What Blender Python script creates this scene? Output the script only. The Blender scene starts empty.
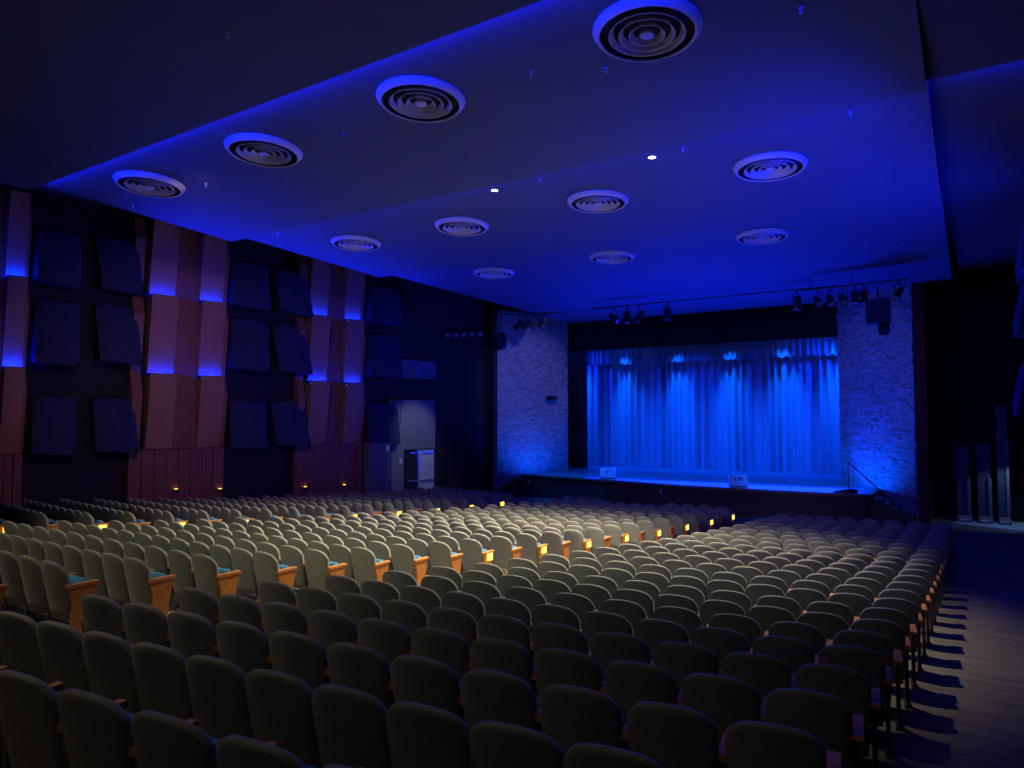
import bpy, math, random
import numpy as np
from mathutils import Vector, Matrix
random.seed(7)
S = bpy.context.scene
C = S.collection
ZC = 3.77                                    # camera height above the flat floor in front of the stage
# ---------------------------------------------------------------- camera
FPX = 709.0
PSI, TH = math.radians(32.86), math.radians(2.75)
cd = bpy.data.cameras.new('camera'); cam = bpy.data.objects.new('camera', cd); C.objects.link(cam)
cd.sensor_width = 36.0; cd.sensor_fit = 'HORIZONTAL'; cd.lens = FPX / 1024 * 36.0
cd.clip_start = 0.05; cd.clip_end = 200
cam.location = (0, 0, ZC); cam.rotation_euler = (math.pi / 2 + TH, 0, PSI)
S.camera = cam
# ---------------------------------------------------------------- world and exposure
w = bpy.data.worlds.new('world'); S.world = w; w.use_nodes = True
w.node_tree.nodes['Background'].inputs[0].default_value = (0.25, 0.3, 1, 1)
w.node_tree.nodes['Background'].inputs[1].default_value = 0.0005
vs = S.view_settings
S.display_settings.display_device = 'sRGB'
vs.view_transform = 'Standard'; vs.look = 'None'; vs.exposure = 0.0; vs.gamma = 1.0; vs.use_curve_mapping = False
BLUE = (0.002, 0.012, 1.0); SBLUE = (0.0, 0.065, 1.0); WARM = (1.0, 0.87, 0.62)

def spot(name, loc, target, power, color, angle, blend=0.5, radius=0.08):
    l = bpy.data.lights.new(name, 'SPOT'); l.energy = power; l.color = color
    l.spot_size = math.radians(angle); l.spot_blend = blend; l.shadow_soft_size = radius
    o = bpy.data.objects.new(name, l); C.objects.link(o); o.location = loc
    o.rotation_euler = (Vector(target) - Vector(loc)).to_track_quat('-Z', 'Y').to_euler()
    return o
def area(name, loc, target, sx, sy, power, color, spread=180):
    l = bpy.data.lights.new(name, 'AREA'); l.shape = 'RECTANGLE'; l.size = sx; l.size_y = sy
    l.energy = power; l.color = color; l.spread = math.radians(spread)
    o = bpy.data.objects.new(name, l); C.objects.link(o); o.location = loc
    d = (Vector(target) - Vector(loc)).normalized()
    # long side along the axis given by the horizontal perpendicular of d
    z = -d; up = Vector((0, 0, 1)) if abs(d.z) < 0.999 else Vector((0, 1, 0))
    x = up.cross(z).normalized(); y = z.cross(x)
    o.rotation_euler = Matrix((x, y, z)).transposed().to_euler()
    return o
# house downlights in the ceiling (two in view, the rest unseen, some added as fill)
LAMPS = [(-5.06, 12.84), (-8.75, 12.84)]
for i, (x, y) in enumerate(LAMPS):
    spot('house_downlight_beam', (x, y, ZC + 4.98), (x - 1.6, y - 0.6, 0), 4700, WARM, 102, 0.85, 0.06)
spot('rear_unseen_beam', (-12.4, 1.4, ZC + 4.9), (-10.6, 9.5, 0.0), 560, WARM, 74, 0.8, 0.06)
spot('rear_unseen_beam', (-8.75, 1.4, ZC + 4.9), (-7.8, 13.5, 0.0), 560, WARM, 48, 0.8, 0.06)
spot('rear_unseen_beam', (-5.0, 1.4, ZC + 4.9), (-5.0, 2.6, 0.6), 60, (1.0, 0.85, 0.68), 100, 0.9, 0.06)  # weak fill added over the near seats, no lit lamp known here
spot('rear_unseen_beam', (-8.75, 1.4, ZC + 4.9), (-7.0, 3.0, 0.8), 240, WARM, 62, 0.9, 0.06)  # second beam added to brighten the near left seats
spot('rear_unseen_beam', (-3.5, -2.3, ZC + 4.9), (-3.5, 8.0, 0.6), 62, (1.0, 0.82, 0.66), 80, 0.9, 0.06)  # warm fill added behind the camera for the near seat backs
spot('wall_wood_fill', (-12.4, 8.0, ZC + 4.9), (-21.6, 14.8, ZC - 1.6), 470, (1.0, 0.66, 0.40), 80, 0.9, 0.06)  # added fill warming the wall wood, no fixture there
# LED coves in the ceiling steps
for yy, zz, p in ((7.10, 5.02, 330), (12.13, 4.97, 170), (17.98, 4.94, 30)):
    area('ceiling_cove_led', (-8.7, yy, ZC + zz), (-8.7, yy + 1, ZC + zz + 0.10), 16.4, 0.06, p, BLUE)
area('right_cove_led', (0.75, 12.13, ZC + 5.10), (0.75, 13.1, ZC + 5.2), 1.9, 0.05, 90.0, BLUE)
# unseen fill lights added at the sides and stage edge, washing the ceiling blue
area('left_ceiling_fill', (-18.6, 15.5, ZC + 3.6), (-15.2, 15.5, ZC + 5.2), 11, 0.1, 300, BLUE, 100)
area('right_ceiling_fill', (0.9, 17.0, ZC + 2.4), (-2.6, 18.0, ZC + 5.0), 14, 0.1, 500, BLUE, 115)
area('stage_ceiling_fill', (-9.5, 31.0, ZC - 2.3), (-9.0, 24.0, ZC + 4.9), 12, 0.3, 1500, BLUE, 130)
# uplights at the foot of the two stone piers
spot('pier_uplight', (-17.0, 29.2, ZC - 2.55), (-18.6, 30.5, ZC - 0.6), 420, SBLUE, 130, 0.8, 0.1)
spot('pier_uplight', (-4.2, 29.6, ZC - 2.55), (-2.9, 31.0, ZC - 1.2), 420, SBLUE, 130, 0.8, 0.1)
spot('pier_wash', (-12.0, 24.0, ZC + 4.4), (-18.6, 30.0, ZC + 1.6), 1000, (0.30, 0.29, 1), 42, 0.8, 0.1)
spot('pier_wash', (-8.0, 24.0, ZC + 4.4), (-2.9, 30.8, ZC + 1.4), 700, (0.08, 0.13, 1), 44, 0.8, 0.1)
# stage wash above and in front of the backdrop
for x in (-19.0, -16.15, -13.1, -10.3, -7.7, -5.3):
    spot('backdrop_beam', (x, 35.6, ZC + 4.9), (x, 37.2, ZC + 1.0), 2300, (0, 0.10, 1), 32, 1.0, 0.05)
for x, tx, pw in ((-20.3, -14.5, 2300), (-4.0, -9.0, 1800), (-12.2, -11.8, 500)):
    spot('backdrop_flood', (x, 34.8, ZC + 4.4), (tx, 37.1, ZC - 2.2), pw, (0, 0.03, 1), 92, 0.9, 0.06)
area('stage_overhead_wash', (-11.5, 33.8, ZC + 4.9), (-11.5, 36.4, ZC - 2.7), 14, 0.3, 560, SBLUE, 60)
for x in (-15.0, -10.5, -6.0):
    spot('apron_beam', (x, 26.9, ZC + 4.2), (x, 30.2, ZC - 2.7), 3600, (0, 0.10, 1), 50, 0.9, 0.1)
# door lamp spilling on the floor at the far right
spot('side_door_lamp', (1.35, 30.1, ZC - 1.4), (0.6, 30.6, ZC - 3.8), 35, (0.35, 0.6, 1), 100, 0.5, 0.1)
spot('left_door_lamp', (-17.5, 22.4, ZC + 2.6), (-20.8, 24.2, ZC - 1.8), 240, (0.9, 0.95, 1), 46, 0.7, 0.1)

# ---------------------------------------------------------------- pixel rays (1024x768 frame)
_R = Vector((math.cos(PSI), math.sin(PSI), 0))
_F = Vector((-math.sin(PSI) * math.cos(TH), math.cos(PSI) * math.cos(TH), math.sin(TH)))
_U = _R.cross(_F)
O = Vector((0, 0, ZC))
def ray(px, py): return _F + _R * ((px - 512) / FPX) + _U * ((384 - py) / FPX)
def at_y(px, py, Y): d = ray(px, py); return O + d * (Y / d.y)
def proj(p):
    q = Vector(p) - O; z = q.dot(_F)
    if z < 0.1: return (-9999, -9999, z)
    return (512 + FPX * q.dot(_R) / z, 384 - FPX * q.dot(_U) / z, z)

# ---------------------------------------------------------------- materials
def mat(name, col, rough=0.6, metal=0.0, vary=0.0, scale=4.0, stretch=(1, 1, 1), bump=0.0, bscale=60, emit=None, spec=0.5, col2=None, sheen=0.0):
    m = bpy.data.materials.new(name); m.use_nodes = True
    nt = m.node_tree; b = nt.nodes['Principled BSDF']
    b.inputs['Roughness'].default_value = rough; b.inputs['Metallic'].default_value = metal
    b.inputs['Specular IOR Level'].default_value = spec
    b.inputs['Base Color'].default_value = (*col, 1)
    if sheen: b.inputs['Sheen Weight'].default_value = sheen
    if vary or bump:
        tc = nt.nodes.new('ShaderNodeTexCoord'); mp = nt.nodes.new('ShaderNodeMapping')
        mp.inputs['Scale'].default_value = stretch
        nt.links.new(tc.outputs['Object'], mp.inputs[0])
    if vary:
        n = nt.nodes.new('ShaderNodeTexNoise'); n.inputs['Scale'].default_value = scale; n.inputs['Detail'].default_value = 5
        nt.links.new(mp.outputs[0], n.inputs['Vector'])
        r = nt.nodes.new('ShaderNodeValToRGB')
        c2 = col2 or tuple(min(1, c * (1 + vary)) for c in col)
        c1 = tuple(c * (1 - vary) for c in col)
        r.color_ramp.elements[0].color = (*c1, 1); r.color_ramp.elements[0].position = 0.3
        r.color_ramp.elements[1].color = (*c2, 1); r.color_ramp.elements[1].position = 0.7
        nt.links.new(n.outputs['Fac'], r.inputs[0]); nt.links.new(r.outputs[0], b.inputs['Base Color'])
    if bump:
        n2 = nt.nodes.new('ShaderNodeTexNoise'); n2.inputs['Scale'].default_value = bscale; n2.inputs['Detail'].default_value = 3
        nt.links.new(mp.outputs[0], n2.inputs['Vector'])
        bp = nt.nodes.new('ShaderNodeBump'); bp.inputs['Strength'].default_value = bump; bp.inputs['Distance'].default_value = 0.02
        nt.links.new(n2.outputs['Fac'], bp.inputs['Height']); nt.links.new(bp.outputs[0], b.inputs['Normal'])
    if emit:
        b.inputs['Emission Color'].default_value = (*emit[0], 1); b.inputs['Emission Strength'].default_value = emit[1]
    return m
M = dict(
    floor=mat('floor_boards', (0.20, 0.17, 0.145), 0.55, vary=0.45, scale=2.2, stretch=(0.5, 5, 1), bump=0.15, bscale=20),
    ceil=mat('painted_ceiling', (0.062, 0.080, 0.12), 0.75, vary=0.05, scale=1.5),
    dark=mat('black_paint', (0.012, 0.012, 0.016), 0.85, vary=0.2),
    wall=mat('dark_wall_paint', (0.008, 0.008, 0.010), 0.8, vary=0.2),
    wood=mat('stained_wall_wood', (0.27, 0.09, 0.04), 0.5, vary=0.28, scale=3, stretch=(14, 14, 0.5), bump=0.05),
    wood2=mat('pale_wall_wood', (0.38, 0.16, 0.075), 0.5, vary=0.18, scale=3, stretch=(14, 14, 0.5), bump=0.05),
    panelfab=mat('navy_acoustic_fabric', (0.022, 0.026, 0.07), 0.9, vary=0.15, bump=0.2, bscale=120),
    seat=mat('grey_seat_upholstery', (0.25, 0.25, 0.195), 0.8, vary=0.10, scale=9, bump=0.15, bscale=160, sheen=0.15),
    cushion=mat('blue_seat_fabric', (0.05, 0.27, 0.50), 0.85, vary=0.12, scale=12, bump=0.2, bscale=160),
    endwood=mat('honey_end_wood', (0.62, 0.22, 0.035), 0.42, vary=0.2, scale=4, stretch=(2, 10, 10)),
    arm=mat('honey_arm_wood', (0.66, 0.27, 0.07), 0.38, vary=0.2, scale=4, stretch=(10, 2, 10)),
    metal=mat('painted_seat_metal', (0.10, 0.10, 0.12), 0.35, 0.6, vary=0.1),
    brass=mat('pale_brass', (0.85, 0.62, 0.25), 0.35, 0.8),
    lamp=mat('aisle_lamp_glow', (1, 0.7, 0.2), 0.5, emit=((1, 0.62, 0.06), 3.6)),
    hot=mat('downlight_glow', (1, 0.9, 0.7), 0.5, emit=((1, 0.86, 0.62), 14.0)),
    led=mat('blue_led_lens', (0.1, 0.2, 1), 0.4, emit=((0.1, 0.2, 1), 1.2)),
    vent=mat('vent_enamel', (0.50, 0.49, 0.46), 0.4, vary=0.05),
    stone=mat('split_face_stone', (0.34, 0.325, 0.33), 0.85, vary=0.45, scale=3.2, stretch=(1, 1, 3), bump=0.6, bscale=18),
    redwall=mat('dull_red_paint', (0.16, 0.02, 0.02), 0.7, vary=0.1),
    stage=mat('stage_boards', (0.22, 0.22, 0.24), 0.32, vary=0.2, scale=2, stretch=(6, 0.6, 1)),
    stagewood=mat('dark_stage_facing', (0.085, 0.04, 0.024), 0.5, vary=0.25, scale=3, stretch=(0.7, 0.7, 10)),
    stagetrim=mat('stage_edge_trim', (0.30, 0.17, 0.10), 0.4, vary=0.15),
    curtain=mat('pale_stage_drape', (0.40, 0.41, 0.45), 0.75, vary=0.08, scale=3, stretch=(6, 6, 0.3), sheen=0.2),
    blackdrape=mat('black_velour', (0.012, 0.012, 0.018), 0.9, vary=0.2),
    fixture=mat('black_fixture_metal', (0.02, 0.02, 0.024), 0.45, 0.3, vary=0.1),
    lens=mat('lamp_lens_glass', (0.25, 0.28, 0.35), 0.05, 0.0, spec=1.0),
    door=mat('grey_door_paint', (0.30, 0.30, 0.29), 0.5, vary=0.08),
    doorlit=mat('lit_door_paint', (0.55, 0.55, 0.53), 0.5, vary=0.06),  # lit leaf: the light on it is put into the paint colour
    steel=mat('brushed_steel', (0.7, 0.7, 0.72), 0.3, 0.9),
    greywall=mat('grey_wall_paint', (0.16, 0.165, 0.18), 0.75, vary=0.08),
    sideceil=mat('dark_side_ceiling', (0.045, 0.045, 0.055), 0.8, vary=0.1),
    white=mat('white_card', (0.8, 0.8, 0.78), 0.6),
    ink=mat('black_print', (0.01, 0.01, 0.012), 0.6),
    speaker=mat('white_speaker_case', (0.72, 0.74, 0.78), 0.5, vary=0.05),
    tower=mat('dark_blue_grey_panel', (0.06, 0.07, 0.10), 0.6, vary=0.1),
    pale=mat('pale_light_spill', (0.6, 0.62, 0.66), 0.6, vary=0.08),  # doorway light on the floor put into this pale colour
)

# ---------------------------------------------------------------- mesh helpers
class MB:
    def __init__(s): s.v = []; s.f = []
    def add(s, vs, fs):
        b = len(s.v); s.v += [tuple(v) for v in vs]; s.f += [tuple(i + b for i in f) for f in fs]; return s
    def box(s, x0, x1, y0, y1, z0, z1):
        return s.hexa([(x0, y0, z0), (x1, y0, z0), (x1, y1, z0), (x0, y1, z0), (x0, y0, z1), (x1, y0, z1), (x1, y1, z1), (x0, y1, z1)])
    def hexa(s, p):
        return s.add(p, [(0, 3, 2, 1), (4, 5, 6, 7), (0, 1, 5, 4), (1, 2, 6, 5), (2, 3, 7, 6), (3, 0, 4, 7)])
    def prism(s, poly, a, b, axis='x'):
        n = len(poly)
        def P(t, q): return {'x': (t, q[0], q[1]), 'y': (q[0], t, q[1]), 'z': (q[0], q[1], t)}[axis]
        vs = [P(a, q) for q in poly] + [P(b, q) for q in poly]
        return s.add(vs, [tuple(range(n))[::-1], tuple(range(n, 2 * n))] + [(i, (i + 1) % n, n + (i + 1) % n, n + i) for i in range(n)])
    def lathe(s, prof, n=32, closed=False, c=(0, 0, 0)):
        vs = []; fs = []; k = len(prof)
        for i in range(n):
            a = 2 * math.pi * i / n
            for r, z in prof: vs.append((c[0] + r * math.cos(a), c[1] + r * math.sin(a), c[2] + z))
        for i in range(n):
            j = (i + 1) % n
            for q in range(k - 1 + (1 if closed else 0)):
                q2 = (q + 1) % k
                fs.append((i * k + q, j * k + q, j * k + q2, i * k + q2))
        return s.add(vs, fs)
    def tube(s, a, b, r, n=8, r2=None):
        a = Vector(a); b = Vector(b); d = (b - a).normalized(); r2 = r if r2 is None else r2
        t = d.orthogonal().normalized(); u = d.cross(t)
        vs = []
        for p, rr in ((a, r), (b, r2)):
            for i in range(n):
                an = 2 * math.pi * i / n; vs.append(p + (t * math.cos(an) + u * math.sin(an)) * rr)
        return s.add(vs, [tuple(range(n))[::-1], tuple(range(n, 2 * n))] + [(i, (i + 1) % n, n + (i + 1) % n, n + i) for i in range(n)])
    def mesh(s, name, m, smooth=False):
        me = bpy.data.meshes.new(name); me.from_pydata(s.v, [], s.f); me.materials.append(M[m] if isinstance(m, str) else m)
        if smooth:
            for p in me.polygons: p.use_smooth = True
        me.update(); return me
    def obj(s, name, m, parent=None, smooth=False, loc=None):
        return link(name, s.mesh(name, m, smooth), parent, loc)
def link(name, me, parent=None, loc=None, rz=0):
    o = bpy.data.objects.new(name, me); C.objects.link(o)
    if parent: o.parent = parent
    if loc is not None: o.location = loc
    o.rotation_euler.z = rz
    return o
def tag(o, label=None, cat=None, group=None, kind=None):
    if label: o['label'] = label
    if cat: o['category'] = cat
    if group: o['group'] = group
    if kind: o['kind'] = kind
    return o
def empty(name, loc=(0, 0, 0), rz=0): return link(name, None, None, loc, rz)
def struct(o, label, cat): return tag(o, label, cat, kind='structure')

# ---------------------------------------------------------------- floor
TY = [-6, -2, 0, 4.25, 8.65, 11.3, 14.8, 18.3, 21.85, 23.6, 60]
TZ = [-0.7, -1.12, -1.37, -1.89, -2.36, -2.57, -2.82, -3.01, -3.12, -3.15, -3.15]
def zf(Y): return float(np.interp(Y, TY, TZ)) - 0.62 + ZC
XR = 1.75                                         # right wall
def XL(Y): return -(24.0 - 0.135 * Y)              # left wall, converging on the stage
mb = MB(); ys = [-2.5 + 0.5 * i for i in range(70)]
vs = [(x, y, zf(y) - d) for d in (0, 0.2) for y in ys for x in (XL(y) - 0.6, XR + 0.4)]
n = len(ys); fs = []
for i in range(n - 1):
    a = 2 * i; fs += [(a, a + 1, a + 3, a + 2), (2 * n + a, 2 * n + a + 2, 2 * n + a + 3, 2 * n + a + 1)]
mb.add(vs, fs); struct(mb.obj('floor', 'floor'), 'brown boarded auditorium floor raking down to the stage', 'floor')

# ---------------------------------------------------------------- ceiling clouds
CL = [(-2.5, 5.1, 7.07, 4.95), (7.05, 5.14, 12.1, 4.88), (12.08, 5.09, 17.95, 4.86), (17.93, 5.05, 31.9, 4.85)]
CX0, CX1 = -17.05, -0.42
def ceil_z(Y, i=None):
    for k, (y0, z0, y1, z1) in enumerate(CL):
        if (i is None and y0 <= Y <= y1) or i == k: return ZC + z0 + (z1 - z0) * (Y - y0) / (y1 - y0)
    return ZC + 5.0
for k, (y0, z0, y1, z1) in enumerate(CL):
    mb = MB(); t = 0.16
    a, b, c, d = ZC + z0, ZC + z1, ZC + z0 + t, ZC + z1 + t
    mb.hexa([(CX0, y0, a), (CX1, y0, a), (CX1, y1, b), (CX0, y1, b), (CX0, y0, c), (CX1, y0, c), (CX1, y1, d), (CX0, y1, d)])
    o = mb.obj('ceiling', 'ceil')
    struct(o, ['dark suspended ceiling slab nearest the camera', 'blue-washed ceiling slab with the four largest round vents', 'second blue ceiling slab with four vents and two lit downlights',
               'front blue ceiling slab running to the stage'][k], 'ceiling')
# black roof above, and the side ceilings
struct(MB().box(-25, 3, -2.5, 40, ZC + 6.6, ZC + 6.8).obj('roof', 'dark'), 'black roof void above the suspended ceiling slabs', 'ceiling')
struct(MB().box(CX1 + 0.005, XR, -2.5, 12.1, ZC + 5.04, ZC + 5.2).obj('ceiling', 'sideceil'), 'dark side ceiling over the right aisle, nearer the camera', 'ceiling')
struct(MB().box(CX1 + 0.005, XR, 12.08, 31.9, ZC + 5.24, ZC + 5.4).obj('ceiling', 'sideceil'), 'side ceiling over the right aisle beyond the bright blue strip', 'ceiling')

# round vents
VENT = {}
VENT['rim'] = MB().lathe([(0.70, 0.0), (0.708, -0.02), (0.70, -0.035), (0.640, -0.105), (0.624, -0.112), (0.610, -0.105), (0.606, -0.085)], 40).mesh('rim', 'vent', True)
for nm, r in (('ring', .485), ('ring2', .355), ('ring3', .225)):
    VENT[nm] = MB().lathe([(r - .050, -.045), (r - .008, -.105), (r, -.113), (r + .012, -.105), (r - .030, -.040)], 36).mesh('ring', 'vent', True)
VENT['core'] = MB().lathe([(0.06, -0.015), (0.10, -0.095), (0.09, -0.110), (0.001, -0.115)], 24).mesh('core', 'vent', True)
VENT['throat'] = MB().lathe([(0.606, -0.09), (0.60, -0.008), (0.001, -0.008)], 32).mesh('throat', 'dark')
VP = [((150, 183), 1), ((264, 149), 1), ((421, 98), 1), ((647, 28), 1), ((356, 242), 2), ((462, 225), 2), ((598, 200), 2), ((770, 165), 2), ((494, 272), 3), ((612, 256), 3), ((762, 235), 3)]
ordn = ['leftmost', 'second from left', 'third from left', 'rightmost']
cnt = {}
for (px, py), k in VP:
    y0, z0, y1, z1 = CL[k]; s = (z1 - z0) / (y1 - y0); d = ray(px, py)
    t = (z0 - s * y0) / (d.z - s * d.y); p = O + d * t
    e = empty('ceiling_vent', (p.x, p.y, p.z)); e.rotation_euler.x = math.atan(s)
    for nm, key in (('rim', 'rim'), ('ring', 'ring'), ('ring', 'ring2'), ('ring', 'ring3'), ('core', 'core'), ('throat', 'throat')): link(nm, VENT[key], e)
    i = cnt.get(k, 0); cnt[k] = i + 1
    pos = ordn[i] if k < 3 else ['leftmost', 'middle', 'rightmost'][i]
    tag(e, 'round ringed ceiling vent, %s of the %s row' % (pos, ['', 'nearest', 'middle', 'farthest'][k]), 'vent', 'round ceiling vents')
# lit downlights
DL = MB().lathe([(0.085, -0.001), (0.10, -0.012), (0.07, -0.014), (0.062, -0.004)], 20, True).mesh('trim_ring', 'vent', True)
DB = MB().lathe([(0.066, -0.008), (0.001, -0.03)], 20).mesh('bulb', 'hot', True)
for (x, y), lb in zip(LAMPS, ('right one of the lit pair', 'left one of the lit pair')):
    e = empty('downlight', (x, y, ceil_z(y, 2) + 0.0)); link('trim_ring', DL, e); link('bulb', DB, e)
    tag(e, 'small bright warm recessed downlight, ' + lb, 'downlight', 'lit recessed downlights')
# sprinkler heads hanging from the slabs
SP = MB().tube((0, 0, 0), (0, 0, -0.05), 0.05, 10).tube((0, 0, -0.05), (0, 0, -0.13), 0.016, 8).tube((0, 0, -0.13), (0, 0, -0.145), 0.04, 10).mesh('sprinkler_head', 'steel')
SPP = [((227, 31), 0, 'in the black slab, highest in view'), ((122, 80), 0, 'in the black slab above the corner vent'), ((206, 183), 1, 'right of the leftmost big vent'),
       ((133, 204), 1, 'under the leftmost big vent'), ((344, 132), 1, 'between the second and third big vents'), ((531, 70), 1, 'between the third and fourth big vents'),
       ((606, 66), 1, 'below the largest vent'), ((801, 6), 1, 'top edge, right of the largest vent'), ((278, 232), 2, 'left of the middle row of vents'), ((378, 268), 2, 'below the leftmost middle-row vent'),
       ((540, 178), 2, 'between the two lit downlights'), ((683, 147), 2, 'just right of the right lit downlight'), ((850, 111), 2, 'beyond the rightmost middle-row vent'), ((898, 190), 3, 'right end of the front slab'),
       ((448, 259), 3, 'above the farthest row, left end'), ((602, 279), 3, 'below the farthest row middle vent'), ((903, 243), 3, 'near the right stone pier')]
for (px, py), k, lb in SPP:
    y0, z0, y1, z1 = CL[k]; s = (z1 - z0) / (y1 - y0); d = ray(px, py); t = (z0 - s * y0) / (d.z - s * d.y); p = O + d * t
    sh = link('sprinkler_head', SP, None, p); sh.scale = (.6, .6, .6)
    tag(sh, 'tiny sprinkler head ' + lb, 'sprinkler', 'ceiling sprinklers')

# ---------------------------------------------------------------- left wall
ang_l = math.atan2(0.135, 1.0)                     # wall leans towards the stage axis
UW = Vector((0.135, 1, 0)).normalized()            # along the wall, towards the stage
NW = Vector((1, -0.135, 0)).normalized()           # out of the wall, into the room
RZ = math.atan2(UW.y, UW.x)
W0 = Vector((XL(0), 0, 0))
def wallY(px):                                     # distance along the wall under a pixel column
    d = ray(px, 418); r = d.y / -d.x; return 24.0 * r / (1 + 0.135 * r)
def along(Y): return (Vector((XL(Y), Y, 0)) - W0).length
def wallobj(name, loc_s, z):                       # an Empty on the wall, local x along the wall, local -y into the room
    p = W0 + UW * loc_s; e = empty(name, (p.x, p.y, z)); e.rotation_euler.z = RZ; return e
mb = MB(); e0 = W0 - UW * 2; s1 = along(29.2)
p0 = W0 - UW * 3; p1 = W0 + UW * s1
mb.hexa([(p0.x, p0.y, 0), (p1.x, p1.y, 0), (p1.x - NW.x * .3, p1.y - NW.y * .3, 0), (p0.x - NW.x * .3, p0.y - NW.y * .3, 0)] +
        [(p0.x, p0.y, ZC + 6.6), (p1.x, p1.y, ZC + 6.6), (p1.x - NW.x * .3, p1.y - NW.y * .3, ZC + 6.6), (p0.x - NW.x * .3, p0.y - NW.y * .3, ZC + 6.6)])
struct(mb.obj('wall_left', 'wall'), 'black side wall behind the wooden panel bays', 'wall')

TIER = [-1.0, 1.45, 4.0, 6.4]                       # heights of the tiers over the base (camera-relative)
def bay(pa, pb, label, cols, nb):
    sa, sb = along(wallY(pa)), along(wallY(pb)); Wd = sb - sa; fl = zf(wallY(pa)) - 0.0
    e = wallobj('wooden_wall_bay', sa, 0)
    zb = ZC + TIER[0]
    bw = Wd / nb
    for i in range(nb):                              # base boards
        q = 0.18 + 0.012 * ((i * 7) % 3)
        MB().box(i * bw + 0.012, (i + 1) * bw - 0.012, -q, -0.02, fl - 0.15, zb - 0.02).obj('board', 'wood', e)
    for a, b in cols['recess']:                      # flat boards between the leaning boxes
        for j in range(3):
            MB().box(a * Wd, b * Wd, -0.10, -0.02, ZC + TIER[j], ZC + TIER[j + 1] - 0.012).obj('recess_board', 'wood', e)
    for (a, b) in cols['wing']:
        for j in range(3):                           # kite-profiled side wings
            z0, z1 = ZC + TIER[j], ZC + TIER[j + 1]; zm = z0 + (z1 - z0) * 0.72
            MB().prism([(-0.02, z0), (-0.14, z0), (-0.36, zm), (-0.14, z1), (-0.02, z1)], a * Wd, b * Wd).obj('side_wing', 'wood', e)
    for (a, b) in cols['box']:
        for j in range(3):
            z0, z1 = ZC + TIER[j] + 0.0, ZC + TIER[j + 1] - 0.03
            MB().prism([(-0.03, z0), (-0.18, z0), (-0.46, z1), (-0.41, z1 + 0.02), (-0.41, z1 - 0.10), (-0.03, z1 - 0.10)], a * Wd, b * Wd).obj('leaning_box', 'wood2', e)
            if j < 2:
                xm = (a + b) / 2 * Wd; p = W0 + UW * (sa + xm) + NW * 0.32
                bar = MB().box(a * Wd + 0.05, b * Wd - 0.05, -0.36, -0.28, z1 - 0.10, z1 - 0.06).obj('led_bar', 'led', e)
                area('panel_led', (p.x, p.y, z1 - 0.03), (p.x - NW.x * 0.06, p.y - NW.y * 0.06, z1 + 1), (b - a) * Wd * 0.9, 0.05, 34, (0.0, 0.01, 1.0))
    tag(e, label, 'wall panels', 'wooden wall bays')
    return e
COLS = dict(box=[(0.16, 0.43), (0.69, 0.95)], recess=[(0.43, 0.69)], wing=[(0.0, 0.10), (0.95, 1.0)])
bay(-58, 22, 'wooden wall bay cut by the left edge of the picture', COLS, 8)
bay(127, 222, 'middle wooden wall bay with leaning boxes lit blue', COLS, 8)
bay(293, 360, 'wooden wall bay with leaning blue-lit boxes, nearest the stage door', COLS, 8)
# dark leaning acoustic panels between the bays
PAN = [(28, 72, 0), (90, 132, 0), (225, 262, 0), (269, 302, 0), (363, 394, 0)]
word = {0: 'left of the narrow black gap', 1: 'beside the middle wooden bay', 2: 'right of the middle wooden bay', 3: 'left of the stage-side wooden bay', 4: 'right of the stage-side wooden bay'}
tw = ['lowest', 'second up', 'top']
for i, (pa, pb, _) in enumerate(PAN):
    sa, sb = along(wallY(pa)), along(wallY(pb)); Wd = sb - sa
    zs = [(-1.0, 0.6), (1.75, 3.5), (3.95, 5.55)] if i else [(-1.0, 0.6), (1.6, 3.4), (3.9, 5.5)]
    for j, (z0, z1) in enumerate(zs):
        e = wallobj('acoustic_panel', sa, 0); k = 0.10
        n = 8; mb = MB(); vs = []; fs = []
        for r in range(n + 1):                       # bulging fabric face
            for c in range(n + 1):
                u, v = c / n, r / n
                dep = 0.62 - 0.42 * v if j else 0.50 - 0.30 * v
                dep += 0.10 * (1 - (2 * u - 1) ** 4) * (1 - (2 * v - 1) ** 4)
                vs.append((Wd * (u + (0.06 * (1 - v) - 0.03) * (1 if i % 2 else -1)), -dep, ZC + z0 + (z1 - z0) * v - 0.10 * u * (1 - v)))
        for r in range(n):
            for c in range(n): a = r * (n + 1) + c; fs.append((a, a + 1, a + n + 2, a + n + 1))
        mb.add(vs, fs); mb.obj('fabric_face', 'panelfab', e, True)
        MB().hexa([vs[0], vs[n], (vs[n][0], -0.02, vs[n][2]), (vs[0][0], -0.02, vs[0][2]),
                   vs[n * (n + 1)], vs[-1], (vs[-1][0], -0.02, vs[-1][2]), (vs[n * (n + 1)][0], -0.02, vs[n * (n + 1)][2])]).obj('frame', 'dark', e)
        tag(e, 'dark leaning fabric acoustic panel, %s, %s' % (tw[j], word[i]), 'acoustic panel', 'acoustic panels on the side wall')
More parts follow.
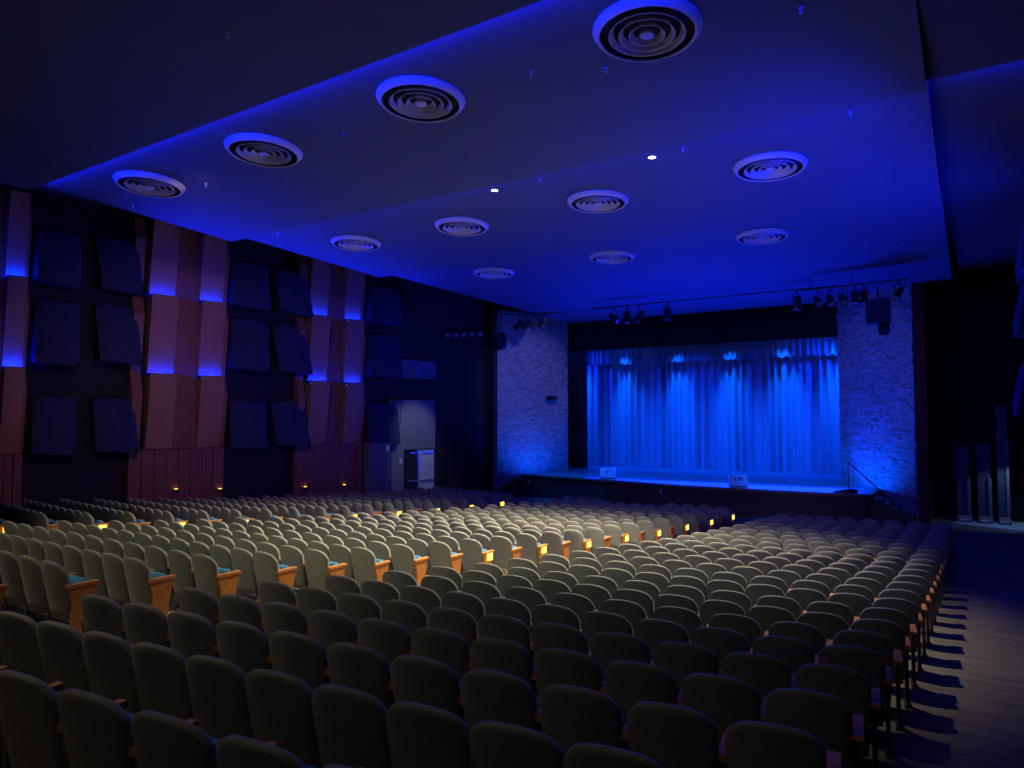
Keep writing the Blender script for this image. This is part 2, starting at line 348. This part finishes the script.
# grey side-exit wall with its double door
def wbox(e, s0, s1, d0, d1, z0, z1, name, m, smooth=False): return MB().box(s0, s1, -d1, -d0, z0, z1).obj(name, m, e)
sa, sb = along(wallY(363)), along(wallY(383)); f = zf(wallY(375))
e = wallobj('wall_block', sa, 0); wbox(e, 0, sb - sa, 0.02, 0.5, f - .1, ZC - 0.95, 'block_body', 'greywall'); wbox(e, (sb - sa) * .78, (sb - sa) * .92, 0.5, 0.52, ZC - 1.35, ZC - 1.15, 'switch_plate', 'white')
tag(e, 'low grey wall block beside the stage-side wooden bay', 'wall block')
sa, sb = along(wallY(388)), along(wallY(432)); L = sb - sa; f = zf(wallY(410))
e = wallobj('wall_exit', sa, 0); wbox(e, 0, L, 0.02, 0.22, f - .1, ZC + 0.8, 'wall_lower', 'greywall'); wbox(e, 0, L, 0.02, 0.22, ZC + 1.75, ZC + 2.55, 'wall_upper', 'greywall')
fr = wbox(e, L * .03, L * .20, 0.22, 0.25, ZC - 0.25, ZC + 0.8, 'hatch_frame', 'dark'); wbox(fr, L * .05, L * .18, 0.25, 0.27, ZC - 0.2, ZC + 0.75, 'hatch', 'greywall')
wbox(e, L * .18, L * .22, 0.22, 0.25, ZC - 1.95, ZC - 1.75, 'switch_plate', 'white')
struct(e, 'grey painted wall around the side exit doors', 'wall')
s0 = sa + L * 0.28; D = L * 0.70
e = wallobj('door_1', s0, 0); zt = ZC - 1.36; zb_ = f
wbox(e, 0, D, 0.22, 0.25, zb_, zt, 'frame', 'dark')
dl = wbox(e, D * .03, D * .40, 0.25, 0.29, zb_ + .02, zt - .05, 'door_leaf', 'dark'); wbox(dl, D * .06, D * .38, 0.29, 0.35, zb_ + 1.0, zb_ + 1.06, 'push_bar', 'steel'); wbox(dl, D * .15, D * .35, 0.29, 0.33, zt - .2, zt - .13, 'closer', 'steel')
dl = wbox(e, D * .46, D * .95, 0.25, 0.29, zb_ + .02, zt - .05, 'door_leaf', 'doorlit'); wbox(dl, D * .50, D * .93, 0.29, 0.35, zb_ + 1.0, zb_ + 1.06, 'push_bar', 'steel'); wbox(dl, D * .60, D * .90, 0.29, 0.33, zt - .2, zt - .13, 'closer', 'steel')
wbox(e, D * .40, D * .45, 0.25, 0.31, zb_ + .02, zt - .03, 'mullion', 'steel')
struct(e, 'side exit double door, left leaf dark and right leaf pale', 'door')
# little white plate and wall foot lamps
sp = along(wallY(98)); e = wallobj('wall_plate', sp, 0); wbox(e, 0, .12, 0.0, .03, ZC - 0.72, ZC - 0.60, 'plate', 'white'); tag(e, 'small white plate on the black wall by the middle bay', 'wall plate')
for i, px in enumerate((172, 216, 301, 340)):
    Y = wallY(px); e = wallobj('wall_foot_lamp', along(Y), 0); z = zf(Y) + 0.95
    wbox(e, 0, .14, .205, .29, z, z + .08, 'shade', 'fixture'); wbox(e, .02, .12, .215, .28, z + .06, z + .09, 'glow', 'lamp')
    tag(e, 'small warm foot lamp low on the %s, %s' % (('middle wooden bay', 'stage-side wooden bay')[i // 2], ('left one', 'right one')[i % 2]), 'lamp', 'wall foot lamps')

# ---------------------------------------------------------------- stage
SZ = ZC - 2.70
fx = [(-18.2, 29.0), (-17.2, 29.0), (-15, 28.75), (-12.9, 28.35), (-10.5, 27.9), (-9, 27.75), (-7.5, 27.7), (-6, 27.7), (-4.5, 27.75), (-3.2, 27.85), (-3.0, 28.0)]
back = [(-3.0, 38.5), (-21.4, 38.5), (-21.4, 33.0), (-18.2, 33.0)]
poly = fx + back; n = len(poly)
mb = MB(); mb.add([(x, y, SZ) for x, y in poly], [tuple(range(n))]); mb.add([(x, y, SZ - .08) for x, y in poly], [tuple(range(n))[::-1]])
stage = empty('stage', (0, 0, 0))
mb.obj('stage_floor', 'stage', stage)
mb = MB()
for (x0, y0), (x1, y1) in zip(fx, fx[1:]):
    MBf = MB().hexa([(x0, y0 + .03, -.05), (x1, y1 + .03, -.05), (x1, y1 + .3, -.05), (x0, y0 + .3, -.05), (x0, y0 + .03, SZ - .08), (x1, y1 + .03, SZ - .08), (x1, y1 + .3, SZ - .08), (x0, y0 + .3, SZ - .08)])
    MBf.obj('facing_panel', 'stagewood', stage)
    mb.hexa([(x0, y0 - .02, SZ - .08), (x1, y1 - .02, SZ - .08), (x1, y1 + .1, SZ - .08), (x0, y0 + .1, SZ - .08), (x0, y0 - .02, SZ + .012), (x1, y1 - .02, SZ + .012), (x1, y1 + .1, SZ + .012), (x0, y0 + .1, SZ + .012)])
mb.obj('edge_trim', 'stagetrim', stage)
MB().box(-3.02, -2.98, 28.0, 31.5, -.05, SZ - .0).obj('side_facing', 'stagewood', stage)
for px, py, m in ((529, 482, 'steel'), (655, 491, 'ink'), (661, 491, 'steel')):
    y = float(np.interp(at_y(px, py, 28.3).x, [a for a, b in fx], [b for a, b in fx])); p = at_y(px, py, y)
    MB().box(p.x - .06, p.x + .06, y - .01, y + .04, p.z - .1, p.z + .1).obj('outlet_plate', m, stage)
tag(stage, 'curved stage apron with dark wooden front and blue-lit floor', 'stage')
# side steps / ramp at the right end, with handrail
for sx, xs, yy, lb in ((1, -2.96, 28.5, 'right'), (-1, -18.24, 29.25, 'left')):
    e = empty('stage_steps', (xs, yy, 0))
    for i in range(5):
        a, b = sorted((sx * i * .25, sx * ((i + 1) * .25 + .0)))
        MB().box(a, b, -.45, .45, -0.02, SZ - 0.02 - 0.14 * (i + 1)).obj('step', 'stagewood', e)
    tag(e, 'short dark steps down from the %s end of the stage' % lb, 'steps', 'stage steps')
e = empty('handrail', (-2.2, 29.3, 0))
pa, pb = at_y(848, 462, 29.05) - Vector((-2.2, 29.3, 0)), at_y(894, 503, 29.05) - Vector((-2.2, 29.3, 0))
MB().tube(pa, pb, .025).obj('rail', 'fixture', e)
MB().tube(pa, (pa.x, pa.y, SZ + 0.01), .02).tube(pb, (pb.x, pb.y, 0.0), .02).obj('post', 'fixture', e)
tag(e, 'thin black handrail sloping down the steps by the right stone pier', 'handrail')
# stone piers
def pier(A, B, z1, label, ret=None):
    A = Vector((*A, 0)); B = Vector((*B, 0)); u = (B - A).normalized(); L = (B - A).length; nrm = Vector((u.y, -u.x, 0))
    e = empty('stone_pier', (A.x, A.y, 0), math.atan2(u.y, u.x))
    MB().box(0, L, 0.0, 0.5, -0.05, z1).obj('core', 'stone', e)
    mb = MB(); z = 0.0; rnd = random.Random(3)
    while z < z1 - .02:
        h = rnd.choice((.06, .08, .10)); x = -rnd.random() * .3
        while x < L:
            l = rnd.uniform(.30, .80); a, b = max(0, x + .002), min(L, x + l - .002)
            if b - a > .04:
                d = .03 + rnd.random() ** 1.5 * .06; k = .004
                za, zb2 = z + .004, min(z1, z + h - .010)
                mb.hexa([(a, -d, za), (b, -d - rnd.uniform(-.012, .012), za), (b, .01, za), (a, .01, za), (a + k, -d - .008, zb2), (b - k, -d, zb2), (b, .01, zb2), (a, .01, zb2)])
            x += l
        z += h
    o = mb.obj('stone_course', 'stone', e); o['kind'] = 'stuff'
    if ret is not None:
        pass
    tag(e, label, 'pier', 'stone piers'); e['kind'] = 'structure'
    return e
PLo, PLi = (-19.48, 28.8), (-17.41, 32.2)
PRi, PRo = (-4.54, 32.2), (-1.66, 29.4)
pier(PLo, PLi, ZC + 5.3, 'pale split-stone pier left of the stage opening')
pier(PRi, PRo, ZC + 5.3, 'pale split-stone pier right of the stage opening')
e = MB().hexa([(-1.66, 29.42, -.05), (-1.30, 29.5, -.05), (-1.30, 33, -.05), (-1.66, 33, -.05), (-1.66, 29.42, ZC + 5.2), (-1.30, 29.5, ZC + 5.2), (-1.30, 33, ZC + 5.2), (-1.66, 33, ZC + 5.2)]).obj('wall_pier_return', 'redwall')
struct(e, 'dull red end of the right stone pier', 'wall')
# stage house shell
struct(MB().box(-22, 2.2, 38.5, 38.8, 0, ZC + 6.6).obj('wall_stage_back', 'dark'), 'black wall at the back of the stage', 'wall')
struct(MB().box(-22, -21.5, 29.3, 38.5, 0, ZC + 6.6).obj('wall_stage_left', 'dark'), 'black wall at the left of the stage', 'wall')
struct(MB().box(-2.9, -2.6, 33.0, 38.5, 0, ZC + 6.6).obj('wall_stage_right', 'dark'), 'black wall at the right of the stage', 'wall')
# drapes
def drape(name, m, x0, x1, Y, z0, z1, folds, amp, seed, label, cat='curtain', hem=0.0, nseg=None):
    rnd = random.Random(seed); n = nseg or int(folds * 10); ph = [rnd.uniform(0, 6.28) for _ in range(6)]
    mb = MB(); vs = []; fs = []; rows = 12
    xs = [x0 + (x1 - x0) * i / n for i in range(n + 1)]
    for r in range(rows + 1):
        v = r / rows
        for i, x in enumerate(xs):
            t = i / n * folds * 2 * math.pi
            t2 = t + 1.1 * math.sin(t * 0.137 + ph[0]) + 0.8 * math.sin(t * 0.31 + ph[1])
            a = amp * (0.65 + 0.35 * math.sin(t * 0.21 + ph[2])) * (0.6 + 0.55 * (1 - v))
            y = Y - a * (math.sin(t2) + 0.35 * math.sin(2.3 * t2 + ph[3]) + 0.25 * math.sin(0.43 * t + ph[4]))
            zz = z0 + (z1 - z0) * v + (1 - v) * hem * math.sin(t2)
            vs.append((x, y, zz))
    for r in range(rows):
        for i in range(n): a = r * (n + 1) + i; fs.append((a, a + 1, a + n + 2, a + n + 1))
    mb.add(vs, fs); me = mb.mesh(name, m, True); o = link(name, me); 
    sm = o.modifiers.new('thickness', 'SOLIDIFY'); sm.thickness = 0.012; sm.use_rim = False
    return tag(o, label, cat)
drape('backdrop_curtain', 'curtain', -20.6, -3.4, 37.2, SZ + .01, ZC + 6.59, 42, 0.27, 5, 'tall blue-lit pleated backdrop curtain across the stage')
drape('curtain_valance', 'curtain', -18.6, -3.4, 36.75, ZC + 3.02, ZC + 6.59, 50, 0.13, 9, 'short blue-lit pleated valance along the curtain top', 'valance', 0.05)
drape('side_leg_curtain', 'blackdrape', -19.2, -17.15, 33.9, SZ + .01, ZC + 6.59, 7, 0.10, 2, 'narrow black leg curtain beside the left stone pier')
drape('black_border_curtain', 'blackdrape', -19.2, -2.9, 33.4, ZC + 3.53, ZC + 6.59, 30, 0.02, 4, 'black border curtain across the top of the stage opening')
# floor monitors near the stage edge
def monitor(px, py, Y, label, mark):
    p = at_y(px, py, Y); x = p.x
    e = empty('floor_monitor', (x, Y, SZ + 0.0)); e.rotation_euler.z = 0.35
    MB().prism([(-.22, .03), (-.22, .10), (-.10, .46), (.22, .46), (.26, .03)], -.34, .34).obj('cabinet', 'speaker', e)
    MB().box(-.33, .33, -.20, .24, 0, .03).obj('foot_rail', 'fixture', e)
    mb = MB()
    for (x0, z0, x1, z1, tk) in mark:
        def q(X, Zz): return (X, -.222 - 0.0 + (Zz - .10) / .36 * .12 - .006, Zz)
        dx, dz = x1 - x0, z1 - z0; l = math.hypot(dx, dz); nx, nz = -dz / l * tk, dx / l * tk
        mb.add([q(x0 + nx, z0 + nz), q(x1 + nx, z1 + nz), q(x1 - nx, z1 - nz), q(x0 - nx, z0 - nz)], [(0, 1, 2, 3)])
    mb.obj('logo_mark', 'ink', e)
    tag(e, label, 'speaker', 'stage floor monitors')
monitor(608, 476, 29.2, 'pale wedge floor monitor at the left of the stage edge', [(-.05, .22, -.02, .36, .02), (-.02, .36, .10, .37, .02)])
monitor(738, 481, 28.6, 'pale wedge floor monitor at the middle of the stage edge', [(-.16, .36, -.08, .26, .025), (.02, .37, .02, .24, .02), (.02, .36, .12, .34, .02), (.12, .34, .10, .24, .025)])
p = at_y(846, 490, 28.3)
tag(MB().prism([(-.42, 0), (.36, 0), (.42, .10), (.2, .16), (-.38, .04)], 28.2, 28.5, 'y').obj('cable_coil', 'fixture', loc=(p.x, 0, SZ)), 'low dark cable bundle on the stage floor by the steps', 'cable')

# ---------------------------------------------------------------- lighting pipes and stage lights
FX = {}
FX['housing'] = MB().lathe([(0.001, .28), (.09, .26), (.12, .18), (.12, -.10), (.15, -.14), (.15, -.26), (.135, -.26), (.13, -.22)], 14).mesh('housing', 'fixture', True)
FX['lens'] = MB().lathe([(.13, -.225), (.07, -.25), (.001, -.26)], 14).mesh('lens', 'lens', True)
FX['yoke'] = MB().box(-.15, -.13, -.02, .02, 0, .33).box(.13, .15, -.02, .02, 0, .33).box(-.15, .15, -.02, .02, .32, .34).box(-.03, .03, -.03, .03, .34, .46).mesh('yoke', 'fixture')
def stagelight(p, tilt, yaw, label, s=1.0, group='stage lights'):
    e = empty('stage_light', p, yaw); e.scale = (s, s, s)
    h = link('housing', FX['housing'], e); h.rotation_euler.x = -tilt
    l = link('lens', FX['lens'], h)
    link('yoke', FX['yoke'], e)
    return tag(e, label, 'stage light', group)
def pipe(a, b, label, wires=()):
    e = empty('lighting_pipe', a); a = Vector(a); b = Vector(b)
    MB().tube((0, 0, 0), b - a, .03).obj('bar', 'fixture', e)
    for t in wires:
        q = (b - a) * t; zt = ceil_z((a + q).y, 3) - (a + q).z - 0.01
        MB().tube(q, (q.x, q.y, zt), .012, 6).obj('drop_rod', 'fixture', e)
    return tag(e, label, 'pipe', 'lighting pipes')
A, B = at_y(590, 309, 27.2), at_y(842, 290, 27.2); B.z = A.z
pipe(A, B, 'long thin lighting pipe under the front ceiling slab', (.1, .5, .9))
num = ['first', 'second', 'third', 'fourth', 'fifth', 'sixth', 'seventh', 'eighth', 'ninth']
for i, (px, t, yw) in enumerate(((614, 1.0, 1.3), (627, 0.1, 0), (639, .7, -1.2), (667, .05, 0), (797, .05, 0))):
    p = at_y(px, 300, 27.2); p.z = A.z - .49; stagelight(p, t, yw, 'small black stage light on the long pipe, %s from the left' % num[i], 1.0)
A, B = at_y(500, 315, 26.6), at_y(562, 312, 27.4); B.z = A.z
pipe(A, B, 'short lighting pipe in front of the left stone pier', (.2,))
for i, px in enumerate((519, 527, 536, 545)):
    p = A.lerp(B, (px - 500) / 62); p = p - Vector((0, 0, .49)); stagelight(p, .75, -0.9, 'black stage light on the left pier pipe, %s from the left' % num[i])
A, B = at_y(438, 322, 24.6), at_y(496, 326, 25.4); B.z = A.z
pipe(A, B, 'lighting pipe in the dark corner left of the left pier', (.3,))
for i, px in enumerate((449, 457, 465, 473, 481)):
    p = A.lerp(B, (px - 438) / 58) - Vector((0, 0, .49)); stagelight(p, 0.9, 0.5, 'dim stage light in the dark left corner, %s from the left' % num[i])
p = at_y(500, 341, 25.6)
tag(MB().lathe([(.001, .36), (.22, .34), (.30, .15), (.30, -.15), (.24, -.36), (.001, -.38)], 18).tube((0, 0, .3), (0, 0, ZC + 6.6 - p.z), .02).obj('round_speaker', 'fixture', None, True, p), 'round black loudspeaker hanging before the left stone pier', 'speaker')
A, B = at_y(800, 291, 26.4), at_y(908, 283, 26.0); B.z = A.z
pipe(A, B, 'short lighting pipe before the right stone pier', (.1, .5, .85))
for i, (px, t, yw, s) in enumerate(((819, .9, .5, .9), (832, .7, .5, .9), (845, .8, .4, .9), (857, .3, .3, .9), (866, .1, 0, .9), (899, .7, -.5, .9))):
    p = A.lerp(B, (px - 800) / 108) - Vector((0, 0, .48 * s)); stagelight(p, t, yw, 'black stage light clustered at the right pier, %s from the left' % num[i], s)
p = at_y(878, 312, 26.2)
e = empty('hanging_speaker', p); MB().prism([(-.3, -.4), (-.34, .4), (.3, .42), (.24, -.42)], -.34, .34).obj('cabinet', 'fixture', e)
MB().tube((0, 0, .4), (0, 0, .85), .03).obj('bracket', 'fixture', e); MB().tube((.15, -.1, -.36), (.2, -.35, -.72), .17, 14).obj('horn', 'fixture', e)
tag(e, 'black loudspeaker with round horn hanging before the right pier', 'speaker')
p = at_y(552, 398, 31.0)
tag(MB().box(-.22, .22, -.2, .2, -.09, .09).tube((0, .2, 0), (0, .5, 0), .04).obj('wall_sensor', 'fixture', None, False, p), 'small black box fixed on the left stone pier', 'wall box')
e = wallobj('wall_lamp', along(wallY(404)), 0); wbox(e, -.05, .05, .22, .6, ZC + 2.0, ZC + 2.06, 'arm', 'steel'); wbox(e, -.12, .12, .55, .85, ZC + 1.9, ZC + 2.2, 'head', 'lens')
tag(e, 'glinting glass lamp on the wall above the side exit', 'lamp')

# ---------------------------------------------------------------- right side
struct(MB().box(XR, XR + .3, -2.5, 33, -0.05, ZC + 6.6).obj('wall_right', 'wall'), 'dark side wall along the right aisle', 'wall')
struct(MB().box(-1.3, XR, 32.2, 32.5, -0.05, ZC + 6.6).obj('wall_right_end', 'dark'), 'black wall closing the right aisle beside the stage', 'wall')
for i, (y, z, dp) in enumerate(((20.5, 4.2, .72), (23.5, 3.1, .66), (26.4, 0.9, .62))):
    e = empty('acoustic_panel', (XR, y, ZC + z)); mb = MB(); n = 8; vs = []; fs = []
    for r in range(n + 1):
        for c in range(n + 1):
            u, v = c / n, r / n; d = dp - .30 * v + .10 * (1 - (2 * u - 1) ** 4) * (1 - (2 * v - 1) ** 4)
            vs.append((-d, (u - .5) * 2.2, (v - .5) * 1.7))
    for r in range(n):
        for c in range(n): a = r * (n + 1) + c; fs.append((a, a + 1, a + n + 2, a + n + 1))
    mb.add(vs, fs); mb.obj('fabric_face', 'panelfab', e, True)
    MB().hexa([vs[0], vs[n], (-.02, vs[n][1], vs[n][2]), (-.02, vs[0][1], vs[0][2]), vs[n * (n + 1)], vs[-1], (-.02, vs[-1][1], vs[-1][2]), (-.02, vs[n * (n + 1)][1], vs[n * (n + 1)][2])]).obj('frame', 'dark', e)
    tag(e, 'blue-lit acoustic panel on the right wall, %s one' % ('highest', 'middle', 'lowest')[i], 'acoustic panel', 'acoustic panels on the right wall')
for i, (pa, pb, top) in enumerate(((958, 971, 478), (979, 992, 478), (999, 1010, 440))):
    Y = 30.9; a, b = at_y(pa, 528, Y).x, at_y(pb, 528, Y).x; zt = at_y(pa, top, Y).z - zf(Y)
    e = empty('shell_tower', ((a + b) / 2, Y, zf(Y))); h = (b - a) / 2
    MB().box(-h, h, -.04, .04, .22, zt + 1.2).obj('panel', 'tower', e)
    MB().box(h - .07, h + .03, -.12, -.04, .1, zt).obj('edge_post', 'greywall', e)
    MB().prism([(-.45, 0), (.45, 0), (.40, .12), (.1, .24), (-.1, .24), (-.42, .12)], -h * .95, h * 1.25).obj('base', 'greywall', e)
    MB().box(-.12, .12, -.47, -.455, .10, .15).obj('label_plate', 'white', e)
    tag(e, 'tall dark shell tower stored at the end of the aisle, %s' % ('leftmost', 'middle one', 'rightmost and tallest')[i], 'shell tower', 'stored shell towers')
tag(MB().hexa([(-.6, 30.1, zf(30)), (1.7, 29.0, zf(30)), (1.7, 31.6, zf(30)), (-.6, 31.4, zf(30)), (-.6, 30.1, zf(30) + .02), (1.7, 29.0, zf(30) + .02), (1.7, 31.6, zf(30) + .02), (-.6, 31.4, zf(30) + .02)]).obj('floor_light_spill', 'pale'), 'pale painted light spill on the floor under the shell towers', 'floor strip')  # pool of doorway light painted as a thin pale slab

# ---------------------------------------------------------------- seats
def back_mesh(nc, nr):
    """upholstered back: arched top, bowed in plan, leaning back, soft edges"""
    hw, zb, zt, T = 0.252, 0.22, 0.885, 0.032
    us = [math.sin((i / nc - .5) * math.pi) for i in range(nc + 1)]
    us = [0.5 * u + 0.5 * (2 * i / nc - 1) for i, u in enumerate(us)]
    vsn = [1 - (1 - j / nr) ** 1.7 for j in range(nr + 1)]
    def pt(u, v, side):
        au = abs(u)
        top = zt - 0.055 * au ** 2 - 0.075 * au ** 7
        w = hw * (0.90 + 0.10 * min(1, v * 1.6))
        z = zb + (top - zb) * v; x = u * w
        edge = max(0.0, 1 - max(au ** 14, v ** 22)) ** .5
        t = T * (0.68 + 0.32 * edge) * side
        y = 0.055 * u * u - (z - 0.35) * 0.20 + t
        return (x, y, z)
    mb = MB(); vs = []
    for side in (-1, 1):
        for v in vsn:
            for u in us: vs.append(pt(u, v, side))
    W = nc + 1; N = W * (nr + 1); fs = []
    for r in range(nr):
        for c in range(nc):
            a = r * W + c; fs.append((a, a + 1, a + W + 1, a + W)); b = a + N; fs.append((b, b + W, b + W + 1, b + 1))
    for r in range(nr):
        a = r * W; fs.append((a, a + W, a + W + N, a + N)); a = r * W + nc; fs.append((a, a + N, a + W + N, a + W))
    for c in range(nc):
        a = c; fs.append((a, a + N, a + N + 1, a + 1)); a = nr * W + c; fs.append((a, a + 1, a + N + 1, a + N))
    mb.add(vs, fs); return mb
def cushion_mb(n=4):
    # tipped-up seat cushion: a rounded slab standing in front of the back
    mb = MB(); vs = []; W = 0.225; prof = [(.10, .34), (.085, .42), (.13, .62), (.165, .665), (.215, .655), (.235, .60), (.205, .40), (.16, .335)]
    k = len(prof); xs = [-W, -W * .93, W * .93, W]; sc = [.82, 1, 1, .82]; cy, cz = .16, .5
    for x, s in zip(xs, sc):
        for y, z in prof: vs.append((x, cy + (y - cy) * s, cz + (z - cz) * s))
    fs = [tuple(range(k)), tuple(range(3 * k, 4 * k))[::-1]]
    for i in range(3):
        for j in range(k): fs.append((i * k + j, i * k + (j + 1) % k, (i + 1) * k + (j + 1) % k, (i + 1) * k + j)[::-1])
    mb.add(vs, fs); return mb
def arm_mb(): return MB().hexa([(-.032, -.02, .595), (.032, -.02, .595), (.030, .34, .60), (-.030, .34, .60), (-.032, -.02, .635), (.032, -.02, .635), (.030, .33, .642), (-.030, .33, .642)])
def std_mb(): return MB().prism([(.0, 0.0), (.24, 0.0), (.24, .03), (.16, .06), (.18, .45), (.26, .595), (-.01, .595), (.02, .40), (.05, .06), (.0, .03)], -.018, .018).box(-.03, .03, -.02, .26, 0, .012)
def end_mb(): return MB().prism([(-.02, .598), (.29, .598), (.28, .54), (.24, .38), (.20, .02), (.02, .02), (.03, .40)], -.022, .022)
def apron_mb(): return MB().prism([(-.01, .598), (.28, .598), (.27, .50), (.02, .50)], -.02, .02)
def cap_mb(): return MB().hexa([(-.042, -.03, .60), (.042, -.03, .60), (.042, .31, .605), (-.042, .31, .605), (-.042, -.03, .632), (.042, -.03, .632), (.042, .305, .637), (-.042, .305, .637)])
def ring_mb(x):
    mb = MB(); n = 12; vs = []
    for r in (.030, .020):
        for i in range(n): a = 2 * math.pi * i / n; vs.append((x, .15 + r * math.cos(a), .50 + r * math.sin(a)))
    mb.add(vs, [(i, (i + 1) % n, n + (i + 1) % n, n + i) for i in range(n)]); return mb
def lampbox_mb(x): return MB().box(min(x, x * 2.1), max(x, x * 2.1), .09, .24, .47, .60)
SM = dict(back=back_mesh(12, 10).mesh('backrest', 'seat', True), cushion=cushion_mb().mesh('seat_cushion', 'cushion', True), arm=arm_mb().mesh('armrest', 'arm'),
          std=std_mb().mesh('leg', 'metal'), end=end_mb().mesh('end_panel', 'endwood'), apron=apron_mb().mesh('end_panel', 'endwood'), cap=cap_mb().mesh('end_armrest', 'arm'))
for sgn, s in ((1, 'r'), (-1, 'l')):
    SM['ring' + s] = ring_mb(sgn * .0235).mesh('emblem_ring', 'brass'); SM['lamp' + s] = lampbox_mb(sgn * .022).mesh('aisle_lamp', 'lamp')

seats = []   # dict(block, row, idx, n, loc, rz, p, ends)
def make_row(block, row, P0, P1, light=False, skip=()):
    # P0 = left end, P1 = right end (floor points under the back), facing the stage
    P0 = Vector(P0); P1 = Vector(P1); L = (P1 - P0).length; n = max(2, round(L / (0.522 if row % 2 else 0.555))); pt = L / n; u = (P1 - P0).normalized(); rz = math.atan2(u.y, u.x)
    for i in range(n):
        c = P0 + u * (pt * (i + .5))
        if i in skip: continue
        seats.append(dict(block=block, row=row, idx=i, n=n, x=c.x, y=c.y, z=zf(c.y), rz=rz, pt=pt, first=i == 0, last=i == n - 1, light=light))
ROWS = range(-3, 23)
for k in ROWS:
    # right block, row swings forward towards the right aisle
    yr = 4.04 + .863 * k; xr = -.65 + .009 * (yr - 4); tl = .125
    xl = -6.95 + .08 * yr
    make_row('right', k, (xl, yr + tl * (xl - xr)), (xr, yr))
    # centre block
    yc = 4.03 + .88 * k; xr = -8.83 + .094 * yc; xl = -14.95 + .09 * yc
    make_row('centre', k, (xl, yc + .0), (xr, yc + .0), light=(k >= 8 and k % 2 == 0), skip=(3, 4, 5, 6) if k == 22 else ())
    # left block by the panelled wall
    yl = 6.3 + .88 * k; xr = -16.55 + .075 * yl
    if yl < 23.4:
        xl = XL(yl) + 1.5
        make_row('left', k, (xl, yl - .17 * (xl - xr)), (xr, yl), light=k % 2 == 0)
vis = []
for s in seats:
    a = proj((s['x'], s['y'], s['z'] + .85)); b = proj((s['x'], s['y'], s['z'] + .3))
    if a[2] < .5 or a[0] < -130 or a[0] > 1080 or a[1] > 830: continue
    s['d'] = a[2]; s['in'] = (-15 < a[0] < 1030 and a[1] < 785); vis.append(s)
vis.sort(key=lambda s: (not s['in'], s['d']))
solo, rest = vis[:300], vis[300:]
solo = [s for s in solo]
num2 = ['', 'one', 'two', 'three', 'four', 'five', 'six', 'seven', 'eight', 'nine', 'ten', 'eleven', 'twelve', 'thirteen', 'fourteen', 'fifteen', 'sixteen', 'seventeen', 'eighteen', 'nineteen', 'twenty', 'twenty-one', 'twenty-two', 'twenty-three', 'twenty-four', 'twenty-five', 'twenty-six']
minrow = {}
for s in solo: minrow[s['block']] = min(minrow.get(s['block'], 99), s['row'])
for s in solo:
    e = empty('theatre_seat', (s['x'], s['y'], s['z']), s['rz']); h = s['pt'] / 2
    link('backrest', SM['back'], e); link('seat_cushion', SM['cushion'], e)
    for sgn, isend, tg in ((1, s['last'], 'r'), (-1, s['first'], 'l')):
        if isend and sgn > 0 and s['block'] == 'right':
            link('end_panel', SM['apron'], e, (h, 0, 0)); link('leg', SM['std'], e, (h, 0, 0)); link('end_armrest', SM['cap'], e, (h, 0, 0))
        elif isend:
            pnl = link('end_panel', SM['end'], e, (sgn * h, 0, 0)); link('emblem_ring', SM['ring' + tg], pnl); link('end_armrest', SM['cap'], e, (sgn * h, 0, 0))
            if s['light'] and sgn > 0: lp = link('aisle_lamp', SM['lamp' + tg], e, (sgn * h, 0, 0)); lp['label'] = 'glowing yellow aisle lamp'
        elif sgn > 0:
            link('armrest', SM['arm'], e, (h, 0, 0)); link('leg', SM['std'], e, (h, 0, 0))
    r = s['row'] - minrow[s['block']] + 1; fr = s['n'] - s['idx']
    bl = {'right': 'right block', 'centre': 'centre block', 'left': 'left block'}[s['block']]
    if s['last']: lb = 'grey theatre seat with wooden aisle panel, %s, right end of row %s from camera' % (bl, num2[r])
    else: lb = 'grey theatre seat, %s, row %s from camera, number %s from its right end' % (bl, num2[r], num2[fr])
    tag(e, lb, 'seat', 'theatre seats in the %s' % bl)
# the remaining, farther seats: one mass of real geometry
def merged(parts):
    V = []; Fc = []; Mi = []; base = 0
    for v, f, mi in parts:
        V.append(v); Fc += [tuple(i + base for i in q) for q in f]; Mi += [mi] * len(f); base += len(v)
    return np.vstack(V), Fc, Mi
lo = {k: (np.array(m.v), m.f) for k, m in dict(back=back_mesh(8, 6), cushion=cushion_mb(), arm=arm_mb(), std=std_mb(), end=end_mb(), apron=apron_mb(), cap=cap_mb(), lamp=lampbox_mb(.022)).items()}
mi = dict(back=0, cushion=1, arm=2, std=3, end=4, apron=4, cap=2, lamp=5); parts = []
for s in rest:
    c, sn = math.cos(s['rz']), math.sin(s['rz']); Rm = np.array([[c, -sn, 0], [sn, c, 0], [0, 0, 1]]); T = np.array([s['x'], s['y'], s['z']]); h = s['pt'] / 2
    def put(k, dx=0.0):
        v, f = lo[k]; parts.append(((v + np.array([dx, 0, 0])) @ Rm.T + T, f, mi[k]))
    put('back'); put('cushion')
    if s['last']:
        put('cap', h)
        if s['block'] == 'right': put('apron', h); put('std', h)
        else: put('end', h)
        if s['light']: put('lamp', h)
    else: put('arm', h); put('std', h)
    if s['first']: put('end', -h); put('cap', -h)
V, Fc, Mi = merged(parts)
me = bpy.data.meshes.new('seat_rows'); me.from_pydata(V.tolist(), [], Fc)
for m in ('seat', 'cushion', 'arm', 'metal', 'endwood', 'lamp'): me.materials.append(M[m])
me.polygons.foreach_set('material_index', Mi); me.polygons.foreach_set('use_smooth', [m in (0, 1) for m in Mi]); me.update()
tag(link('seat_rows', me), 'distant rows of grey theatre seats near stage and side wall', 'seats', kind='stuff')
print('SEATS', len(vis), len(solo), len(rest), 'tris', sum(len(f) - 2 for f in Fc))
